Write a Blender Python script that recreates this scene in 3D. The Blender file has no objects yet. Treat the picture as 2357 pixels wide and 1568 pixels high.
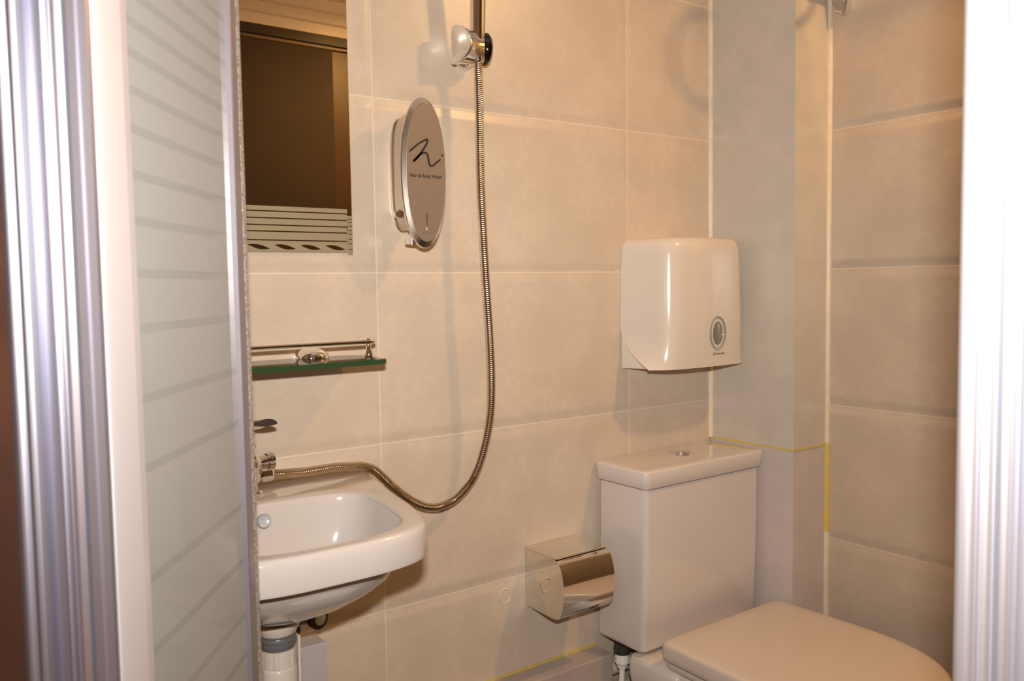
import bpy, bmesh, math, random
from mathutils import Vector, Matrix
R_ = math.radians
scene = bpy.context.scene
COL = scene.collection
random.seed(7)

# ------------------------------------------------------------------ camera
FL = 1965.175
YAW, PITCH, ROLL = 0.63244, 0.06408, -0.01565
CAM = Vector((-0.69039, -1.33623, 1.17436))
fwd = Vector((math.sin(YAW)*math.cos(PITCH), math.cos(YAW)*math.cos(PITCH), -math.sin(PITCH)))
r0 = Vector((math.cos(YAW), -math.sin(YAW), 0))
u0 = r0.cross(fwd)
rgt = r0*math.cos(ROLL) + u0*math.sin(ROLL)
upv = -r0*math.sin(ROLL) + u0*math.cos(ROLL)
cd = bpy.data.cameras.new('camera'); cam = bpy.data.objects.new('camera', cd); COL.objects.link(cam)
cd.sensor_width = 23.5; cd.sensor_fit = 'HORIZONTAL'; cd.lens = FL/2357*23.5
cd.clip_start = 0.01; cd.clip_end = 50
M = Matrix((rgt, upv, -fwd)).transposed().to_4x4(); M.translation = CAM
cam.matrix_world = M
cd.dof.use_dof = True; cd.dof.focus_distance = 1.75; cd.dof.aperture_fstop = 7.1
scene.camera = cam

# ------------------------------------------------------------------ view, world, lights
scene.view_settings.view_transform = 'Standard'; scene.view_settings.look = 'None'
scene.view_settings.gamma = 1.0; scene.view_settings.use_curve_mapping = False
scene.view_settings.exposure = 0.47
scene.cycles.max_bounces = 10; scene.cycles.transmission_bounces = 10; scene.cycles.transparent_max_bounces = 16
scene.cycles.sample_clamp_indirect = 3.0
scene.cycles.caustics_refractive = False
scene.cycles.blur_glossy = 0.6
w = bpy.data.worlds.new('world'); scene.world = w; w.use_nodes = True
w.node_tree.nodes['Background'].inputs[0].default_value = (0.55, 0.21, 0.09, 1)
w.node_tree.nodes['Background'].inputs[1].default_value = 0.25

def area(name, loc, target, sx, sy, power, color, spread=math.pi):
    ld = bpy.data.lights.new(name, 'AREA'); ld.shape = 'RECTANGLE'; ld.size = sx; ld.size_y = sy
    ld.energy = power; ld.color = color; ld.spread = spread
    o = bpy.data.objects.new(name, ld); COL.objects.link(o); o.location = loc
    o.rotation_euler = (Vector(target)-Vector(loc)).to_track_quat('-Z', 'Y').to_euler()
    return o
# the camera's own flash, just above the lens
FLP = CAM + upv*0.115 + rgt*0.012 - fwd*0.01
area('camera_flash', FLP, FLP + fwd + upv*.05, 0.045, 0.025, 6.8, (1.0, 0.955, 0.89), R_(114))
# warm ceiling lamp over the toilet end of the room (its own light; the fitting is built below)
LAMP = Vector((0.84, -0.95, 2.11))
area('ceiling_lamp_light', LAMP, LAMP - Vector((0, 0, 1)), 0.075, 0.075, 7.0, (1.0, 0.57, 0.20))

# ------------------------------------------------------------------ material helpers
def mat(name, col=(.8, .8, .8), rough=.5, metal=0., spec=.5, coat=0., trans=0., ior=1.5, emis=None, es=0):
    m = bpy.data.materials.new(name); m.use_nodes = True
    b = m.node_tree.nodes['Principled BSDF']
    b.inputs['Base Color'].default_value = (*col, 1); b.inputs['Roughness'].default_value = rough
    b.inputs['Metallic'].default_value = metal; b.inputs['Specular IOR Level'].default_value = spec
    b.inputs['Coat Weight'].default_value = coat; b.inputs['Coat Roughness'].default_value = .04
    b.inputs['Transmission Weight'].default_value = trans; b.inputs['IOR'].default_value = ior
    if emis: b.inputs['Emission Color'].default_value = (*emis, 1); b.inputs['Emission Strength'].default_value = es
    return m
class NT:
    def __init__(s, m): s.t = m.node_tree; s.b = s.t.nodes.get('Principled BSDF')
    def n(s, typ, **k):
        nd = s.t.nodes.new(typ)
        for a, v in k.items(): setattr(nd, a, v)
        return nd
    def l(s, a, b): s.t.links.new(a, b)
    def math(s, op, a, b=None, c=None):
        nd = s.n('ShaderNodeMath', operation=op)
        for i, v in enumerate((a, b, c)):
            if v is None: continue
            if isinstance(v, (int, float)): nd.inputs[i].default_value = v
            else: s.l(v, nd.inputs[i])
        return nd.outputs[0]
    def mix(s, f, a, b, blend='MIX'):
        nd = s.n('ShaderNodeMix', data_type='RGBA', blend_type=blend)
        for sock, v in ((nd.inputs[0], f), (nd.inputs[6], a), (nd.inputs[7], b)):
            if isinstance(v, (int, float)): sock.default_value = v
            elif isinstance(v, tuple): sock.default_value = (*v, 1)
            else: s.l(v, sock)
        return nd.outputs[2]
    def maprange(s, v, a, b, c=0., d=1., smooth=True):
        nd = s.n('ShaderNodeMapRange'); nd.interpolation_type = 'SMOOTHSTEP' if smooth else 'LINEAR'
        s.l(v, nd.inputs[0])
        for i, x in enumerate((a, b, c, d)): nd.inputs[i+1].default_value = x
        return nd.outputs[0]

def tile_mat(name, axis, off, base=(.62, .53, .44), tw=.6, th=.3):
    m = mat(name, base, .32, 0, .45); N = NT(m)
    geo = N.n('ShaderNodeNewGeometry'); sep = N.n('ShaderNodeSeparateXYZ'); N.l(geo.outputs['Position'], sep.inputs[0])
    u = sep.outputs[axis]; z = sep.outputs[2]
    uu = N.math('FRACT', N.math('DIVIDE', N.math('ADD', u, off+60.), tw))
    vv = N.math('FRACT', N.math('DIVIDE', N.math('ADD', z, 0.0), th))
    du = N.math('MULTIPLY', N.math('MINIMUM', uu, N.math('SUBTRACT', 1, uu)), tw)
    dv = N.math('MULTIPLY', N.math('MINIMUM', vv, N.math('SUBTRACT', 1, vv)), th)
    dd = N.math('MINIMUM', du, dv)
    # cushioned tile edges
    hu = N.maprange(du, 0.0, .014); hv = N.maprange(dv, 0.0, .022)
    h = N.math('MULTIPLY', N.math('ADD', N.math('MULTIPLY', hu, .25), .75), hv)
    # fabric-like mottling
    tc = N.n('ShaderNodeMapping'); N.l(geo.outputs['Position'], tc.inputs['Vector'])
    n1 = N.n('ShaderNodeTexNoise'); n1.inputs['Scale'].default_value = 9; n1.inputs['Detail'].default_value = 8
    N.l(tc.outputs[0], n1.inputs['Vector'])
    n2 = N.n('ShaderNodeTexNoise'); n2.inputs['Scale'].default_value = 60; n2.inputs['Detail'].default_value = 5
    N.l(tc.outputs[0], n2.inputs['Vector'])
    wv = N.n('ShaderNodeTexWave', wave_type='BANDS', bands_direction='DIAGONAL'); wv.inputs['Scale'].default_value = 11
    wv.inputs['Distortion'].default_value = 14; wv.inputs['Detail'].default_value = 5; wv.inputs['Detail Scale'].default_value = 2.2
    N.l(tc.outputs[0], wv.inputs['Vector'])
    vein = N.maprange(wv.outputs['Fac'], .93, 1.0, 0, 1)
    c = N.mix(N.maprange(n1.outputs['Fac'], .35, .65), tuple(x*.95 for x in base), tuple(min(1, x*1.05) for x in base))
    c = N.mix(N.math('MULTIPLY', N.maprange(n2.outputs['Fac'], .4, .62), .45), c, tuple(x*.93 for x in base))
    c = N.mix(N.math('MULTIPLY', vein, .10), c, tuple(min(1, x*1.3) for x in base))
    g = N.maprange(dd, .0009, .0015, 1, 0)
    c = N.mix(N.math('MULTIPLY', g, .6), c, (.76, .64, .50))
    N.l(c, N.b.inputs['Base Color'])
    N.l(N.math('ADD', N.math('MULTIPLY', g, .3), .30), N.b.inputs['Roughness'])
    bp = N.n('ShaderNodeBump'); bp.inputs['Strength'].default_value = 1.0; bp.inputs['Distance'].default_value = .0030
    N.l(h, bp.inputs['Height']); N.l(bp.outputs[0], N.b.inputs['Normal'])
    return m

def speckle(name, c1, c2, scale, rough=.4, metal=0., bump=0.):
    m = mat(name, c1, rough, metal); N = NT(m)
    geo = N.n('ShaderNodeNewGeometry')
    v = N.n('ShaderNodeTexNoise'); v.inputs['Scale'].default_value = scale; v.inputs['Detail'].default_value = 3
    N.l(geo.outputs['Position'], v.inputs['Vector'])
    N.l(N.mix(N.maprange(v.outputs['Fac'], .38, .62), c1, c2), N.b.inputs['Base Color'])
    if bump:
        b = N.n('ShaderNodeBump'); b.inputs['Distance'].default_value = bump; N.l(v.outputs['Fac'], b.inputs['Height']); N.l(b.outputs[0], N.b.inputs['Normal'])
    return m

BASE = (.57, .47, .37)
M_tileA = tile_mat('cream_tile_back', 0, 0.0, BASE)
M_tileB = tile_mat('cream_tile_side', 1, 0.228, (.56, .455, .35))
M_grey = speckle('grey_cladding', (.54, .485, .415), (.57, .51, .435), 18, .28)
M_greylow = speckle('pale_cladding', (.55, .475, .44), (.58, .50, .46), 18, .28)
M_seal = speckle('cream_sealant', (.74, .62, .48), (.70, .58, .44), 40, .35)
M_yellow = speckle('yellowed_sealant', (.66, .48, .10), (.58, .46, .16), 40, .35)
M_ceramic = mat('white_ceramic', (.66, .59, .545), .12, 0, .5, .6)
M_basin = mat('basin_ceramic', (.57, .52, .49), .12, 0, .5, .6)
M_plastic = mat('white_plastic', (.66, .58, .50), .16, 0, .5, .4)
M_lid = mat('cream_seat_plastic', (.62, .53, .45), .24, 0, .5)
M_chrome = mat('chrome', (.86, .84, .82), .06, 1.)
M_steel = mat('polished_steel', (.80, .76, .70), .07, 1.)
M_brushed = mat('brushed_steel', (.60, .52, .44), .30, 1.)
M_bevel = mat('silver_rim', (.78, .74, .68), .22, 1.)
M_plate = mat('bronze_grey_face', (.27, .20, .145), .36, .3)
M_dark = mat('dark_rubber', (.03, .028, .028), .4)
M_grn = mat('grey_plastic', (.13, .13, .13), .3)
M_lgrey = mat('light_grey_cap', (.42, .44, .47), .3)
M_ink = mat('black_print', (.012, .01, .01), .5)
M_inkgrey = mat('grey_print', (.16, .12, .10), .5)
M_inkpale = mat('pale_print', (.55, .42, .33), .5)
M_mirror = mat('mirror_silver', (.86, .80, .68), .012, 1.)
M_frost = mat('frosted_mirror', (.28, .23, .14), .45, 0., .4)
M_wood = speckle('brown_outer_wall', (.065, .024, .012), (.045, .018, .010), 9, .45)
M_dimbrownpanel = speckle('dimmed_brown_panel', (.040, .022, .009), (.034, .019, .008), 6, .65)  # brown panel; the missing lamp light is darkened into its base colour
M_frontwall = speckle('dimmed_ochre_wall', (.075, .034, .010), (.064, .030, .009), 6, .4)  # opposite wall, its dimness in the mirror put into the base colour
M_white = mat('white_pvc', (.80, .76, .70), .35)
M_floor = speckle('floor_tile_grey', (.22, .18, .14), (.28, .23, .18), 30, .35)
M_gasket = mat('slate_rubber', (.10, .105, .13), .5)
M_darkgap = mat('dark_recess', (.10, .085, .075), .6)

def alu(name, col, rough, bump=.00012, sc=260, metal=.6):
    m = mat(name, col, rough, metal); N = NT(m)
    geo = N.n('ShaderNodeNewGeometry'); mp = N.n('ShaderNodeMapping'); mp.inputs['Scale'].default_value = (1, 1, .02)
    N.l(geo.outputs['Position'], mp.inputs['Vector'])
    t = N.n('ShaderNodeTexNoise'); t.inputs['Scale'].default_value = sc; t.inputs['Detail'].default_value = 2
    N.l(mp.outputs[0], t.inputs['Vector'])
    b = N.n('ShaderNodeBump'); b.inputs['Distance'].default_value = bump; b.inputs['Strength'].default_value = .35
    N.l(t.outputs['Fac'], b.inputs['Height']); N.l(b.outputs[0], N.b.inputs['Normal'])
    return m
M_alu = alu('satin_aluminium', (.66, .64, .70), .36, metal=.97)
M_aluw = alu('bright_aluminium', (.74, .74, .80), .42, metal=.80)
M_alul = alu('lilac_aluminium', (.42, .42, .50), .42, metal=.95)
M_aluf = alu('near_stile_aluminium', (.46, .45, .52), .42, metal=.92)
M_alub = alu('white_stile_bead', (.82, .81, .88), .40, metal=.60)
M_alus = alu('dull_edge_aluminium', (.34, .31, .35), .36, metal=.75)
M_seal2 = speckle('silver_brush_seal', (.30, .26, .25), (.72, .68, .66), 420, .35, .6, .0006)

# glass of the door: satin white bands with clear gaps at uneven heights
GAPS = [1.465, 1.4445, 1.4245, 1.4045, 1.384, 1.3636, 1.342, 1.3164, 1.2897, 1.2585, 1.2265, 1.190, 1.1514, 1.1018, 1.0524, .9725, .9198, .8675, .8285, .79]
def door_glass():
    m = bpy.data.materials.new('banded_satin_glass'); m.use_nodes = True; N = NT(m)
    t = m.node_tree; out = t.nodes['Material Output']; t.nodes.remove(N.b)
    geo = N.n('ShaderNodeNewGeometry'); sep = N.n('ShaderNodeSeparateXYZ'); N.l(geo.outputs['Position'], sep.inputs[0])
    z = sep.outputs[2]; acc = None
    for g in GAPS:
        d = N.math('ABSOLUTE', N.math('SUBTRACT', z, g - .003))
        k = N.math('LESS_THAN', d, .0034)
        acc = k if acc is None else N.math('MAXIMUM', acc, k)
    dif = N.n('ShaderNodeBsdfDiffuse'); dif.inputs[0].default_value = (.45, .46, .465, 1)
    tr = N.n('ShaderNodeBsdfTranslucent'); tr.inputs[0].default_value = (.50, .50, .47, 1)
    m1 = N.n('ShaderNodeMixShader'); m1.inputs[0].default_value = .35; N.l(dif.outputs[0], m1.inputs[1]); N.l(tr.outputs[0], m1.inputs[2])
    cl = N.n('ShaderNodeBsdfTransparent'); cl.inputs[0].default_value = (.86, .92, .89, 1)
    m2 = N.n('ShaderNodeMixShader'); N.l(N.math('MULTIPLY', acc, .17), m2.inputs[0]); N.l(m1.outputs[0], m2.inputs[1]); N.l(cl.outputs[0], m2.inputs[2])
    gl = N.n('ShaderNodeBsdfGlossy'); gl.inputs['Roughness'].default_value = .06; gl.inputs[0].default_value = (1, 1, 1, 1)
    fr = N.n('ShaderNodeFresnel'); fr.inputs[0].default_value = 1.35
    m3 = N.n('ShaderNodeMixShader'); N.l(N.math('MULTIPLY', fr.outputs[0], .6), m3.inputs[0]); N.l(m2.outputs[0], m3.inputs[1]); N.l(gl.outputs[0], m3.inputs[2])
    N.l(m3.outputs[0], out.inputs[0])
    return m
M_glass = door_glass()
def shelf_glass(name, tint, edge):
    m = bpy.data.materials.new(name); m.use_nodes = True; N = NT(m); t = m.node_tree; t.nodes.remove(N.b)
    tr = N.n('ShaderNodeBsdfTransparent'); tr.inputs[0].default_value = (*tint, 1)
    df = N.n('ShaderNodeBsdfDiffuse'); df.inputs[0].default_value = (*tint, 1)
    mx = N.n('ShaderNodeMixShader'); mx.inputs[0].default_value = edge; N.l(tr.outputs[0], mx.inputs[1]); N.l(df.outputs[0], mx.inputs[2])
    gl = N.n('ShaderNodeBsdfGlossy'); gl.inputs['Roughness'].default_value = .02
    fr = N.n('ShaderNodeFresnel'); fr.inputs[0].default_value = 1.5
    m3 = N.n('ShaderNodeMixShader'); N.l(fr.outputs[0], m3.inputs[0]); N.l(mx.outputs[0], m3.inputs[1]); N.l(gl.outputs[0], m3.inputs[2])
    N.l(m3.outputs[0], t.nodes['Material Output'].inputs[0]); return m
M_sglass = shelf_glass('clear_shelf_glass', (.93, .97, .93), .06)
M_sedge = shelf_glass('green_glass_edge', (.030, .064, .024), .93)

# ------------------------------------------------------------------ object helpers
ORG = {}
def thing(name, label, cat, loc, group=None, kind=None):
    o = bpy.data.objects.new(name, None); COL.objects.link(o); o.location = loc
    o.empty_display_size = .05
    if label: o['label'] = label
    if cat: o['category'] = cat
    if group: o['group'] = group
    if kind: o['kind'] = kind
    ORG[o.name] = Vector(loc); return o
def obj(name, bm, m, parent=None, smooth=False, label=None, origin=None, mats=None, auto=None):
    off = ORG[parent.name] if parent else Vector(origin or (0, 0, 0))
    bmesh.ops.translate(bm, verts=bm.verts, vec=-off)
    bmesh.ops.recalc_face_normals(bm, faces=bm.faces)
    me = bpy.data.meshes.new(name); bm.to_mesh(me); bm.free()
    for x in (mats or [m]): me.materials.append(x)
    if smooth:
        me.polygons.foreach_set('use_smooth', [True]*len(me.polygons))
        if auto: me.set_sharp_from_angle(angle=R_(auto))
    o = bpy.data.objects.new(name, me); COL.objects.link(o)
    if parent: o.parent = parent
    else: o.location = off
    ORG[o.name] = off
    if label: o['label'] = label
    return o
def tag(o, label, cat, group=None, kind=None):
    o['label'] = label; o['category'] = cat
    if group: o['group'] = group
    if kind: o['kind'] = kind
    return o
def struct(name, bm, m, label=None, **k):
    o = obj(name, bm, m, **k); o['kind'] = 'structure'
    if label: o['label'] = label
    return o
def B(): return bmesh.new()
def box(bm, x0, x1, y0, y1, z0, z1, bev=0, seg=3):
    v = [bm.verts.new((x, y, z)) for x in (x0, x1) for y in (y0, y1) for z in (z0, z1)]
    fs = [bm.faces.new([v[i] for i in q]) for q in ((0, 1, 3, 2), (4, 6, 7, 5), (0, 4, 5, 1), (2, 3, 7, 6), (0, 2, 6, 4), (1, 5, 7, 3))]
    if bev:
        es = list({e for f in fs for e in f.edges})
        bmesh.ops.bevel(bm, geom=es, offset=bev, segments=seg, profile=.5, affect='EDGES')
    return bm
def prism(bm, pts, a0, a1, axis='z', bev=0):
    def P(p, a): return {'z': (p[0], p[1], a), 'x': (a, p[0], p[1]), 'y': (p[0], a, p[1])}[axis]
    lo = [bm.verts.new(P(p, a0)) for p in pts]; hi = [bm.verts.new(P(p, a1)) for p in pts]; n = len(pts)
    f = [bm.faces.new(lo[::-1]), bm.faces.new(hi)]
    for i in range(n): bm.faces.new((lo[i], lo[(i+1) % n], hi[(i+1) % n], hi[i]))
    if bev:
        es = list({e for ff in f for e in ff.edges})
        bmesh.ops.bevel(bm, geom=es, offset=bev, segments=2, profile=.5, affect='EDGES')
    return bm
def loft(bm, rings, cap0=True, cap1=True, closed=True):
    vs = [[bm.verts.new(p) for p in r] for r in rings]; n = len(rings[0])
    for a, b in zip(vs, vs[1:]):
        for i in range(n if closed else n-1):
            j = (i+1) % n
            bm.faces.new((a[i], a[j], b[j], b[i]))
    if cap0: bm.faces.new(vs[0][::-1])
    if cap1: bm.faces.new(vs[-1])
    return bm
def frame_of(d):
    d = d.normalized(); a = Vector((0, 0, 1)) if abs(d.z) < .9 else Vector((1, 0, 0))
    x = d.cross(a).normalized(); return x, x.cross(d).normalized()
def catmull(pts, sub=8):
    P = [Vector(p) for p in pts]; out = []
    for i in range(len(P)-1):
        p0 = P[max(i-1, 0)]; p1 = P[i]; p2 = P[i+1]; p3 = P[min(i+2, len(P)-1)]
        for k in range(sub):
            t = k/sub; t2 = t*t; t3 = t2*t
            out.append(.5*((2*p1)+(-p0+p2)*t+(2*p0-5*p1+4*p2-p3)*t2+(-p0+3*p1-3*p2+p3)*t3))
    out.append(P[-1]); return out
def tube(bm, path, r, n=12, rf=None, cap=True):
    P = [Vector(p) for p in path]; rings = []
    x = None
    for i, p in enumerate(P):
        d = (P[min(i+1, len(P)-1)]-P[max(i-1, 0)]).normalized()
        if x is None: x, y = frame_of(d)
        else: x = (x - d*x.dot(d)).normalized(); y = x.cross(d).normalized()
        rr = rf(i) if rf else r
        rings.append([p+(x*math.cos(2*math.pi*k/n)+y*math.sin(2*math.pi*k/n))*rr for k in range(n)])
    return loft(bm, rings, cap, cap)
def lathe(bm, prof, c, axis=(0, 0, 1), n=40, sx=1., sy=1., xdir=None):
    """prof: list of (radius, height along axis)"""
    d = Vector(axis).normalized(); x, y = frame_of(d)
    if xdir is not None: x = Vector(xdir); y = x.cross(d).normalized()
    c = Vector(c)
    rings = [[c + d*h + x*(math.cos(2*math.pi*k/n)*max(r, 1e-5)*sx) + y*(math.sin(2*math.pi*k/n)*max(r, 1e-5)*sy) for k in range(n)] for r, h in prof]
    return loft(bm, rings)
def text_bm(s, size, loc, xdir, ydir, depth=.0003, bold=False, shear=0.):
    cu = bpy.data.curves.new('t', 'FONT'); cu.body = s; cu.size = size; cu.align_x = 'CENTER'; cu.align_y = 'CENTER'
    cu.extrude = depth; cu.shear = shear; cu.resolution_u = 3
    if bold: cu.offset = size*.012
    to = bpy.data.objects.new('t', cu); COL.objects.link(to)
    dg = bpy.context.evaluated_depsgraph_get(); me = to.evaluated_get(dg).to_mesh()
    bm = bmesh.new(); bm.from_mesh(me); to.evaluated_get(dg).to_mesh_clear()
    bpy.data.objects.remove(to); bpy.data.curves.remove(cu)
    xd = Vector(xdir).normalized(); yd = Vector(ydir).normalized(); zd = xd.cross(yd)
    mm = Matrix((xd, yd, zd)).transposed().to_4x4(); mm.translation = Vector(loc)
    bmesh.ops.transform(bm, matrix=mm, verts=bm.verts); return bm

# ------------------------------------------------------------------ room shell
XC, XB, YP = 0.866, 0.988, -0.228        # pillar face, side wall, pillar front
CEIL = 2.16; YF = -1.50; XL = -0.66
F2 = Vector((math.sin(YAW), math.cos(YAW), 0)); R2 = Vector((math.cos(YAW), -math.sin(YAW), 0))
C2 = Vector((CAM.x, CAM.y, 0))
def DL(d, l, z=0.): v = C2 + F2*d + R2*l; return Vector((v.x, v.y, z))
def DLp(pts): return [(DL(d, l).x, DL(d, l).y) for d, l in pts]

struct('wall_back', box(B(), XL-.06, XB+.06, 0, .06, 0, CEIL), M_tileA)
struct('wall_right', box(B(), XB, XB+.06, YF-.06, 0, 0, CEIL), M_tileB)
struct('wall_left', box(B(), XL-.06, XL, -.715, 0, 0, CEIL), M_tileB)
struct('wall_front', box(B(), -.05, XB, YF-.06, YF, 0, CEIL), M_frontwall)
struct('wall_stub', prism(B(), [(-.05, -1.150), (-.05, YF-.06), (-.11, YF-.06), (-.11, -1.106)], 0, CEIL), M_tileB)
struct('wall_corner', box(B(), XC, XB, YP, 0, .812, CEIL), M_grey)
struct('wall_corner_base', box(B(), XC, XB, YP, 0, 0, .808), M_greylow)
struct('trim_1', box(B(), -.05, .615, YF, YF+.006, 0, 2.052), M_dimbrownpanel)
struct('floor', prism(B(), [(XL-.06, .06), (XB+.06, .06), (XB+.06, YF-.06), (-2.0, YF-.06), (-2.0, -.4), (XL-.06, -.4)], -.05, 0), M_floor)
struct('ceiling', box(B(), XL-.06, XB+.06, YF-.06, .06, CEIL, CEIL+.05), M_white)
cor = B()
prism(cor, [(YF, 2.052), (YF+.012, 2.052), (YF+.016, 2.085), (YF+.026, 2.09), (YF+.03, 2.12), (YF+.042, 2.125), (YF+.048, CEIL), (YF, CEIL)], -.05, XB, 'x')
struct('trim_2', cor, M_white)
struct('trim_12', box(B(), -.05, XB, YF+.0062, YF+.014, 2.020, 2.0515), mat('dark_brown_band', (.03, .018, .008), .4))
struct('trim_13', box(B(), -.05, XB, YF+.0062, YF+.012, 2.006, 2.014), mat('tan_band', (.20, .13, .07), .4))
# sealant beads in the corners
def bead(name, x, y, dx, dy, z0, z1, m, r=.006):
    bm = B(); pts = [(x, y)]
    for k in range(7):
        a = math.pi/2*k/6; pts.append((x+dx*r*math.cos(a), y+dy*r*math.sin(a)))
    prism(bm, pts, z0, z1); return struct(name, bm, m)
bead('trim_3', XC, 0, -1, -1, .812, CEIL, M_seal, .0075)
bead('trim_4', XB, YP, -1, -1, .815, CEIL, M_seal, .0075)
bead('trim_5', XB, YP, -1, -1, .615, .815, M_yellow, .0085)
bead('trim_6', XB, YP, -1, -1, .0, .615, M_seal, .0075)
bm = B(); box(bm, XC-.0018, XB-.004, YP-.0018, YP+.01, .8085, .8135); box(bm, XC-.0018, XC+.01, YP+.01, -.002, .8085, .8135)
struct('trim_7', bm, M_yellow)
# low boxed ledge along the back wall
struct('wall_ledge', box(B(), XL, .497, -.055, 0, 0, .406, .003, 2), speckle('shaded_ledge_cladding', (.40, .335, .30), (.43, .36, .32), 18, .3))  # pale cladding darkened, the ledge's shadow put into its colour
struct('trim_8', box(B(), XL, .497, -.004, 0, .406, .410), M_yellow)

# ------------------------------------------------------------------ diagonal doorway : frame and folding door
def prof(bm, pts, z0=.02, z1=1.98): return prism(bm, DLp(pts), z0, z1)
def bulge(d0, l0, d1, l1, h, n=6):
    """points along l from (d0,l0) to (d1,l1), bulging toward the camera by h"""
    return [(d0+(d1-d0)*t - h*math.sin(math.pi*t), l0+(l1-l0)*t) for t in [k/n for k in range(n+1)]]
# left jamb
bm = B()
pts = [(.60, -.3234), (.547, -.3234)] + bulge(.546, -.3225, .546, -.3135, .0025) + [(.549, -.3128), (.549, -.3122)] + bulge(.543, -.3120, .543, -.301, .005, 8) + \
      [(.548, -.300), (.548, -.2905), (.541, -.290), (.540, -.2885), (.541, -.2872), (.60, -.2872)]
prof(bm, pts)
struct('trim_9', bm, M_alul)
# right jamb
bm = B()
pts = [(.56, .305), (.508, .2665), (.505, .2655)] + bulge(.503, .266, .503, .277, .004, 8) + [(.508, .278)] + bulge(.504, .2785, .504, .2865, .003, 8) + [(.512, .287), (.512, .2915)] + \
      bulge(.505, .292, .505, .2985, .002) + [(.509, .2992)] + bulge(.505, .300, .505, .3025, .0015) + [(.509, .3032)] + bulge(.501, .304, .501, .330, .004) + [(.56, .330)]
prof(bm, pts)
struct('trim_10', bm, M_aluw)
struct('trim_11', prism(B(), DLp([(.53, -.33), (.57, -.33), (.57, .345), (.53, .345)]), 1.98, 2.03), M_alu)
struct('wall_doorway', prism(B(), DLp([(.53, -.34), (.58, -.34), (.58, .345), (.53, .345)]), 2.03, CEIL), M_white)
struct('wall_outer', prism(B(), DLp([(.549, -.3236), (.60, -.3236), (.60, -1.4), (.549, -1.4)]), 0, CEIL), M_wood)
struct('wall_outer_right', prism(B(), DLp([(.54, .3305), (.58, .3305), (.58, .41), (.54, .41)]), 0, CEIL), M_wood)

door = thing('door_1', None, None, DL(.55, -.262, .02), kind='structure')
ZD0, ZD1 = .03, 1.97
def leaf(L, near, far, tag_):
    # near stile, glass, far stile (all sub-parts of one leaf pane)
    pane = obj('glass_pane', prof(B(), [(near+.05, L-.0025), (near+.05, L+.0025), (far+.004, L+.0025), (far+.004, L-.0025)], ZD0+.03, ZD1-.03), M_glass, door)
    return pane
# leaf in front
gl1 = leaf(-.262, .538, .806, 1)
bm = B()
pts = [(.535, -.2705), (.535, -.2655), (.5335, -.265), (.5335, -.2645), (.535, -.264), (.535, -.2590), (.533, -.2585), (.533, -.2570), (.5355, -.2562)]
pts += [(.5375, -.2562), (.594, -.2600), (.594, -.265), (.575, -.2705)]
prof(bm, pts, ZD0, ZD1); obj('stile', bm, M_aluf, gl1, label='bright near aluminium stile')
bm = B(); pts = [(.5376, -.2575)]
for k in range(11):
    a = math.pi/2*k/10; pts.append((.5372+.0348*(1-math.cos(a)), -.2560+.0028*math.sin(a)))
pts += [(.5740, -.2542), (.5752, -.2560), (.594, -.2592), (.594, -.2598), (.5376, -.2590)]
prof(bm, pts, ZD0, ZD1); obj('stile_bead', bm, M_alub, gl1, label='broad rounded white-silver bead along the near stile')
bm = B()
pts = [(.800, -.2705), (.800, -.2548), (.8015, -.2538), (.8035, -.2538), (.8045, -.2546), (.819, -.2546), (.819, -.2705)]
prof(bm, pts, ZD0, ZD1); obj('stile', bm, M_alus, gl1, label='slim far aluminium stile')
pts = [(.8192, -.2545), (.823, -.2541), (.827, -.2541), (.831, -.2548), (.8345, -.257), (.836, -.261), (.8345, -.266), (.831, -.269), (.8192, -.2695)]
bm = B(); prof(bm, pts, ZD0, ZD1); obj('brush_seal', bm, M_seal2, gl1, smooth=False, label='glittery silver edge seal')
for z0, z1 in ((ZD0, ZD0+.035), (ZD1-.035, ZD1)):
    obj('rail', prof(B(), [(.575, -.270), (.575, -.2545), (.800, -.2545), (.800, -.270)], z0, z1), M_alu, gl1)
# leaf folded behind
gl2 = leaf(-.2835, .545, .80, 2)
bm = B(); pts = [(.545, -.2868), (.545, -.2845), (.543, -.284), (.543, -.2830), (.545, -.2824), (.546, -.2785), (.60, -.2785), (.60, -.2868)]
prof(bm, pts, ZD0, ZD1); obj('stile', bm, M_alu, gl2)
bm = B(); prof(bm, [(.795, -.289), (.795, -.2772), (.824, -.2772), (.824, -.289)], ZD0, ZD1); obj('stile', bm, M_alu, gl2)
bm = B(); prof(bm, [(.549, -.2785), (.547, -.276), (.549, -.2708), (.60, -.2708), (.60, -.2785)], ZD0, ZD1)
obj('hinge_gasket', bm, M_gasket, door, label='dark slate rubber hinge strip')

# ------------------------------------------------------------------ mirror
mi = thing('wall_mirror', 'frameless rectangular wall mirror with frosted striped lower border', 'mirror', (-.265, 0, 1.234))
MX0, MX1, MZ0, MZ1 = -.485, -.045, 1.234, 1.95
bm = B()
ty, bw = -.006, .002
o1 = [(MX0, ty+.002, MZ0), (MX1, ty+.002, MZ0), (MX1, ty+.002, MZ1), (MX0, ty+.002, MZ1)]
i1 = [(MX0+bw, ty, MZ0+bw*.3), (MX1-bw, ty, MZ0+bw*.3), (MX1-bw, ty, MZ1-bw), (MX0+bw, ty, MZ1-bw)]
bk = [(x, -.0008, z) for x, y, z in o1]
loft(bm, [bk, o1, i1])
obj('mirror_plate', bm, M_mirror, mi)
zs = [1.308, 1.299, 1.288, 1.277, 1.267, 1.253, 1.234]
for a, b in zip(zs, zs[1:]):
    obj('frosted_stripe', box(B(), MX0+.004, -.0565+.003*random.random(), -.0068, -.0061, b+.0011 if b > 1.24 else b+.001, a-.0009), M_frost, mi)
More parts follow.
